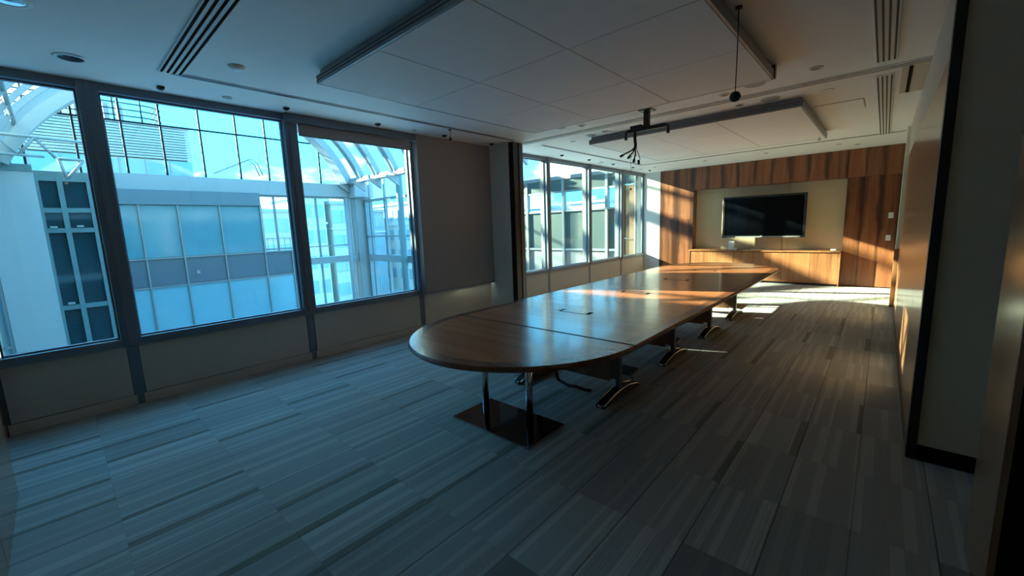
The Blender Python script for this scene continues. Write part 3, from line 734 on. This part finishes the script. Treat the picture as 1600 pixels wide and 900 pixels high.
for y, z in ((.15, 2.10), (.8, 2.12), (.2, -2.2), (.22, -.60)): box('sill_lamp', XD+.44, XD+.56, y-.09, y+.09, z, z+.07, 'ext_white', st, .01)
bw = empty('blank_wall', (XD+.4, -.7, -8), 'tall blank pale wall panel left of the dark windowed tower', 'wall')
box('panel', XD+.2, XD+.7, -1.24, -.08, -7.9, 3.98, 'blank_render', bw); box('cap', XD+.1, XD+.75, -1.24, -.085, 3.98, 4.20, 'ext_teal_frame', bw)
lg = empty('side_glazing', (XD+.5, -2.2, -8), 'pale glazing grid at the far left edge of the first window', 'glazing')
for y0, y1 in ((-1.40, -1.325), (-1.58, -1.48)):
    for z0, z1 in ((-7.9, -4.2), (-4.1, -1.85), (-1.75, .45), (.55, 3.9)): box('pane', XD+.55, XD+.6, y0, y1, z0, z1, 'ext_facade_pale', lg)
for y in (-1.285, -1.44): box('mullion', XD+.55, XD+.68, y-.04, y+.04, -7.9, 3.95, 'ext_mullion', lg)
for z in (-4.15, -1.80, .5): box('transom', XD+.55, XD+.66, -1.59, -1.25, z-.05, z+.05, 'ext_white', lg)
# ---- gable glazing above the beam
ga = empty('gable_glazing', (XD, AC, 3.5), 'arched glazed gable with thin mullions and a white beam below', 'glazing')
box('beam', XD-.25, XD+.12, 1.75, 11.19, 3.50, 4.155, 'ext_beam', ga)
box('beam', XD-.25, XD+.02, -1.3, 1.74, 3.92, 4.10, 'ext_teal_frame', ga)
cy_ = [-1.25, -.2, 1.1, 2.40, 3.58, 4.88, 6.22, 7.40, 8.60, 9.84, 11.0]
def ztop(y): return AZ+math.sqrt(max(.01, (AR+.02)**2-(y-AC)**2))
for a, b in zip(cy_, cy_[1:]):
    for z0, z1 in ((4.16, 6.10), (6.16, 9.0)):
        n = 8; ts = [a+.03+(b-a-.06)*i/n for i in range(n+1)]
        pts = [(y, min(z1, ztop(y))) for y in ts if min(z1, ztop(y)) > z0+.02]
        if len(pts) < 2: continue
        poly = [(pts[0][0], z0)]+[(pts[-1][0], z0)]+pts[::-1]
        prism('pane', poly, XD-.08, XD-.07, 'roof_glass', ga, f=lambda y, z, x: (x, y, z))
for y in cy_[1:-1]:
    box('mullion', XD-.10, XD-.02, y-.032, y+.032, 4.1, ztop(y)+.05, 'gable_mullion', ga)
box('transom', XD-.10, XD-.03, AC-4.45, AC+4.45, 6.10, 6.16, 'gable_mullion', ga)
# ---- barrel vault roof
va = empty('vault_roof', (-14, AC, 4), 'curved glass barrel roof of white steel ribs over the atrium', 'glass roof')
T0, T1, ND = math.radians(24), math.radians(156), 11
def vp(R, t, x): return Vector((x, AC+R*math.cos(t), AZ+R*math.sin(t)))
def rib(x, w, r0, r1, name='rib'):
    bm = bmesh.new(); n = 44; rings = []
    for i in range(n+1):
        t = T0+(T1-T0)*i/n
        rings.append([bm.verts.new(vp(r0, t, x-w/2)), bm.verts.new(vp(r0, t, x+w/2)), bm.verts.new(vp(r1, t, x+w/2)), bm.verts.new(vp(r1, t, x-w/2))])
    for a, b in zip(rings, rings[1:]):
        for j in range(4): bm.faces.new((a[j], a[(j+1) % 4], b[(j+1) % 4], b[j]))
    bm.faces.new(rings[0]); bm.faces.new(rings[-1])
    return finish(name, bm, 'ext_beam', va)
XS = [XD+.25+1.56*i for i in range(11)]
rib(XD+.14, .30, AR, AR+.36, 'gable_rib')
def part_rib(x, w, ra, rb, ta, tb):
    global T0, T1
    k0, k1 = T0, T1; T0, T1 = math.radians(ta), math.radians(tb); o = rib(x, w, ra, rb, 'haunch_rib'); T0, T1 = k0, k1; return o
hr = part_rib(XD+.15, .34, AR+.361, AR+.75, 122, 156); part_rib(XD+.9, .16, AR-.05, AR+.30, 122, 156)
part_rib(XD+.35, .75, AR-.02, AR+.33, 24, 60)
for x in XS[1:7]:
    part_rib(x-.14, .12, AR+.15, AR+.355, 24, 64); part_rib(x+.14, .12, AR+.15, AR+.355, 24, 64)
for x in XS[1:]: rib(x, .10, AR+.36, AR+.49)
r0 = None
for k_ in range(0, ND+1):
    t = T0+(T1-T0)*k_/ND
    if k_ % 2 == 0:
        p = vp(AR+.41, t, 0); tube('purlin', [(XD, p.y, p.z), (XL-.3, p.y, p.z)], .06, 'ext_steel', va, 8)
for a, b in zip(XS, XS[1:]):
    for k_ in range(ND):
        t0, t1 = T0+(T1-T0)*k_/ND, T0+(T1-T0)*(k_+1)/ND
        bm = bmesh.new(); vs = []
        for R in (AR+.50, AR+.515):
            for (t, x) in ((t0, a+.02), (t1, a+.02), (t1, b-.02), (t0, b-.02)): vs.append(bm.verts.new(vp(R, t, x)))
        for f_ in ((0, 1, 2, 3), (7, 6, 5, 4), (0, 4, 5, 1), (1, 5, 6, 2), (2, 6, 7, 3), (3, 7, 4, 0)): bm.faces.new([vs[i] for i in f_])
        finish('roof_pane', bm, 'roof_glass', va)
for t, yy in ((T0, 1), (T1, -1)):
    p = vp(AR+.3, t, 0)
    box('eaves_beam', XD, XL-.3, p.y-.16, p.y+.16, p.z-.14, p.z+.12, 'ext_white', va, .02)
    for x in XS:
        if yy > 0: prism('bracket', [(p.y+.1, p.z-.14), (p.y-.55, p.z-.14), (p.y-.50, p.z-.24), (p.y+.1, p.z-.62)], x-.06, x+.06, 'ext_steel', va, f=lambda y, z, xx: (xx, y, z))
# truss seen above the blank wall
trs = empty('roof_truss', (XD+1.2, 0, 4.2), 'light steel tube truss above the blank wall outside the first window', 'truss')
for a, b in (((-20.8, -1.3, 5.05), (-20.8, 1.7, 4.98)), ((-20.8, -1.3, 4.45), (-20.8, .25, 4.42)), ((-20.8, .55, 4.38), (-20.8, 1.15, 4.38)), ((-20.8, .55, 4.38), (-20.8, .68, 3.72)), ((-20.8, 1.15, 4.38), (-20.8, .68, 3.72)), ((-20.8, -1.2, 4.45), (-20.8, -.75, 5.04)), ((-20.8, -.75, 5.04), (-20.8, -.3, 4.43)), ((-20.8, -.3, 4.43), (-20.8, .1, 5.02)), ((-20.8, .1, 5.02), (-20.8, .5, 4.40)), ((-21.4, -.55, 4.1), (-21.4, -.55, 5.1))):
    cyl('truss_member', a, b, .045, 'ext_white', trs, 8)
# ---- right part of the opposite wall: glazing, slab, corner column
og = empty('corner_glazing', (XD, 9, -8), 'bright corner glazing beside the office block with a white floor slab', 'glazing')
gy = [6.72, 7.45, 9.45, 11.2]
for a, b in zip(gy, gy[1:]):
    for z0, z1 in ((.95, 3.42), (.38, .88), (-3.6, -.02)): box('pane', XD-.06, XD-.05, a+.03, b-.03, z0, z1, 'city_glass', og)
for y in gy: box('mullion', XD-.12, XD-.01, y-.04, y+.04, -7.9, 3.5, 'ext_mullion', og)
box('transom', XD-.11, XD-.02, 6.7, 11.25, .89, .95, 'ext_mullion', og); box('top_rail', XD-.11, XD-.0, 6.7, 11.25, 3.40, 3.50, 'ext_white', og)
box('floor_slab', XD-.1, XD+.35, 8.45, 11.34, .02, .36, 'ext_white', og); box('lower_slab', XD-.1, XD+.35, 8.45, 11.34, -4.0, -3.62, 'ext_white', og)
cyl('downpipe', (XD+.25, 10.95, -7.9), (XD+.25, 10.95, 3.45), .13, 'ext_white', og, 14)
boxes('handrail', [(XD+.30, XD+.34, 6.8, 8.4, 1.42, 1.46)]+[(XD+.31, XD+.33, 6.85+.25*i, 6.87+.25*i, .82, 1.42) for i in range(7)], 'ext_mullion', og)
co = box('corner_column', XD-.35, XD+.45, 11.35, 12.3, -8, 4.25, 'ext_white', None, .02, 'thick white corner column of the atrium seen through the third window', 'column')
box('column_head', XD-.40, XD+.75, 11.2, 12.35, 3.45, 4.25, 'ext_beam', co, .05)
# ---- end wall of the atrium, far stretch
ew = empty('end_glazing', (-16, 11.9, -8), 'tall glazed end wall of the atrium right of the corner column', 'glazing')
gx = [-21.45]+[-20.95+1.49*i for i in range(8)]
for a, b in zip(gx, gx[1:]):
    for z0, z1 in ((.34, 1.3), (1.36, 3.2), (-3.6, -.02)): box('pane', a+.05, b-.05, 11.90, 11.91, z0, z1, 'city_glass', ew)
for x in gx: box('mullion', x-.06, x+.06, 11.84, 12.0, -7.9, 3.3 if x != gx[3] else 4.3, 'ext_mullion', ew)
for z, hgt, m_ in ((3.2, .13, 'ext_steel'), (1.30, .06, 'ext_mullion'), (-.02, .36, 'ext_white'), (-4.0, .38, 'ext_white')): box('transom', -21.5, -10.46, 11.82, 12.02, z, z+hgt, m_, ew)
for x in (-20.95, -19.46): box('clerestory_post', x-.05, x+.05, 11.86, 11.96, 3.33, 4.5, 'ext_white', ew)
cyl('end_pipe', (-17.6, 11.6, -7.9), (-17.6, 11.6, 4.2), .16, 'ext_teal_frame', ew, 14)
# ---- near stretch: panelled screen with a door
sc_ = empty('panelled_screen', (-8, 11.9, -.3), 'glazed screen with grey panels and white posts outside the far windows', 'screen')
px_ = [-10.4, -9.80, -8.20, -6.55, -6.02]
for a, b in zip(px_, px_[1:]):
    box('base_panel', a+.05, b-.05, 11.88, 11.93, -.3, .72, 'screen_white', sc_); box('grey_panel', a+.05, b-.05, 11.88, 11.93, .79, 2.03, 'screen_panel', sc_)
    box('pane', a+.05, b-.05, 11.90, 11.91, 2.08, 2.68, 'city_glass', sc_)
    box('header_panel', a+.05, b-.05, 11.86, 11.95, 2.74, 3.12, 'screen_panel', sc_)
    if b-a > 1: box('pane_divider', (a+b)/2+.12, (a+b)/2+.22, 11.87, 11.93, 2.03, 2.74, 'ext_mullion', sc_)
for x in px_: box('post', x-.045, x+.045, 11.80, 11.96, -.3, 3.16, 'screen_white', sc_)
for z, hh in ((.72, .06), (2.03, .05), (2.68, .06), (3.12, .12)): box('rail', -10.4, -6.0, 11.82, 11.95, z, z+hh, 'screen_white', sc_)
dd = empty('terrace_door', (-5.75, 11.9, -.3), 'light wooden terrace door with lever handle behind the last far window', 'door')
box('leaf', -5.968, -5.62, 11.87, 11.92, -.28, 2.72, 'ext_door_wood', dd, .004); box('frame', -5.61, -5.575, 11.80, 11.93, -.3, 3.1, 'ext_steel', dd); box('top_light', -5.968, -5.62, 11.87, 11.92, 2.75, 3.12, 'screen_panel', dd)
tube('handle', [(-5.93, 11.86, 1.12), (-5.93, 11.81, 1.12), (-5.78, 11.81, 1.12)], .014, 'chrome', dd)
# ---- round-topped plant tower beyond the gable
pt = empty('plant_tower', (-35, 3, -8), 'rooftop tower with horizontal louvres and blue glass beyond the gable', 'building')
PX, PY0, PY1 = -33.0, -2.5, 6.72
box('core', PX-6, PX-.25, PY0+.2, PY1-.2, -8, 8.1, 'ext_panel_grey', pt)
for i in range(12):
    z = 6.42+.155*i; box('louvre', PX-.22, PX-.02, PY0, PY1, z, z+.115, 'ext_louvre', pt)
pw = (PY1-PY0)/8
for i in range(8):
    box('pane', PX-.16, PX-.12, PY0+pw*i+.03, PY0+pw*(i+1)-.03, 4.6, 6.36, 'ext_tower_glass', pt); box('mullion', PX-.2, PX-.1, PY0+pw*i-.02, PY0+pw*i+.02, 4.5, 6.4, 'ext_steel', pt)
box('roof_edge', PX-6.1, PX+.05, PY0-.05, PY1+.05, 8.28, 8.42, 'ext_steel', pt)
for zz in (8.75, 9.1, 9.45, 9.8):
    pts = [(PX-.3, PY0, zz), (PX-.3, 4.6, zz)]+[(PX-.3-.9+.9*math.cos(a*math.pi/16), 4.6+1.0*math.sin(a*math.pi/16), zz) for a in range(1, 9)]+[(PX-4, 5.6, zz)]
    tube('guard_rail', pts, .04, 'gable_mullion', pt, 6)
for y in (-1.5, 0, 1.3, 2.6, 3.4, 4.6): cyl('rail_post', (PX-.3, y, 8.4), (PX-.3, y, 9.85), .04, 'gable_mullion', pt, 6)
for y in (2.0, 2.6, 3.2, 3.8): box('vent_fin', PX-2.0, PX-1.4, y-.12, y+.12, 8.4, 9.6, 'ext_steel', pt)
# maintenance ladder on the roof ridge
ld = empty('roof_ladder', (-26, 6.6, 4), 'small bent metal ladder on the roof beyond the gable', 'ladder')
for dx in (0, .5): tube('rail', [(-26-dx, 6.2, 4.9), (-26-dx, 7.9, 5.75), (-26-dx, 8.2, 5.5), (-26-dx, 8.4, 4.9)], .035, 'ext_mullion', ld, 6)
for i in range(5): cyl('rung', (-26, 6.5+.32*i, 5.05+.16*i), (-26.5, 6.5+.32*i, 5.05+.16*i), .025, 'ext_mullion', ld, 6)
# ---- city houses
def house(x0, x1, y0, y1, zt, mat, label, face, nw, nh, roof='ext_roof_grey', z0=-7.0, wm='city_window'):
    g = empty('city_house', ((x0+x1)/2, (y0+y1)/2, -8), label, 'building', 'city houses')
    box('wall', x0, x1, y0, y1, -8, zt, mat, g)
    box('roof', x0-.3, x1+.3, y0-.3, y1+.3, zt, zt+.35, roof, g); box('chimney', x0+(x1-x0)*.3, x0+(x1-x0)*.3+1, y0+(y1-y0)*.4, y0+(y1-y0)*.4+1, zt+.35, zt+1.2, mat, g)
    box('cornice', x0-.15, x1+.15, y0-.15, y1+.15, zt-3.2, zt-2.95, 'ext_stone_pale', g)
    w0 = None
    for j in range(nh):
        zc = zt-1.6-3.1*j
        if zc < z0: break
        for i in range(nw):
            if face == 'Y':
                xc = x0+(x1-x0)*(i+.5)/nw; w = (xc, y0-.04, zc-.8)
                if w0 is None: w0 = box('window', xc-.55, xc+.55, y0-.08, y0, zc-.8, zc+.8, wm, g); continue
            else:
                yc = y0+(y1-y0)*(i+.5)/nw; w = (x1+.04, yc, zc-.8)
                if w0 is None: w0 = box('window', x1, x1+.08, yc-.55, yc+.55, zc-.8, zc+.8, wm, g); continue
            dup(w0, w, g)
house(-66, -54, 15.2, 19.8, 4.3, 'ext_stone', 'low stone coloured house seen between office block and window post', 'X', 3, 4)
house(-62, -52, 20.4, 23.3, 5.9, 'ext_stone_pale', 'pale taller house hidden in part by the window post', 'X', 2, 4)
house(-60, -52, 24.1, 26.6, 5.2, 'ext_stone', 'ornate pale house left in the third window', 'X', 2, 4)
house(-72, -59.2, 27.5, 35.8, 4.6, 'ext_roof_grey', 'grey house near the corner column in the third window', 'X', 4, 4)
house(-75, -47, 37.5, 48, 5.6, 'ext_stone_pale', 'broad sunlit house with rows of windows behind the end glazing', 'Y', 12, 4)
house(-46, -38.5, 52, 60, 4.2, 'city_window', 'low teal house visible over the grey panels of the screen', 'Y', 3, 4)
house(-37, -30, 55, 62, 4.7, 'ext_stone', 'beige house visible over the grey panels of the screen', 'Y', 3, 4)
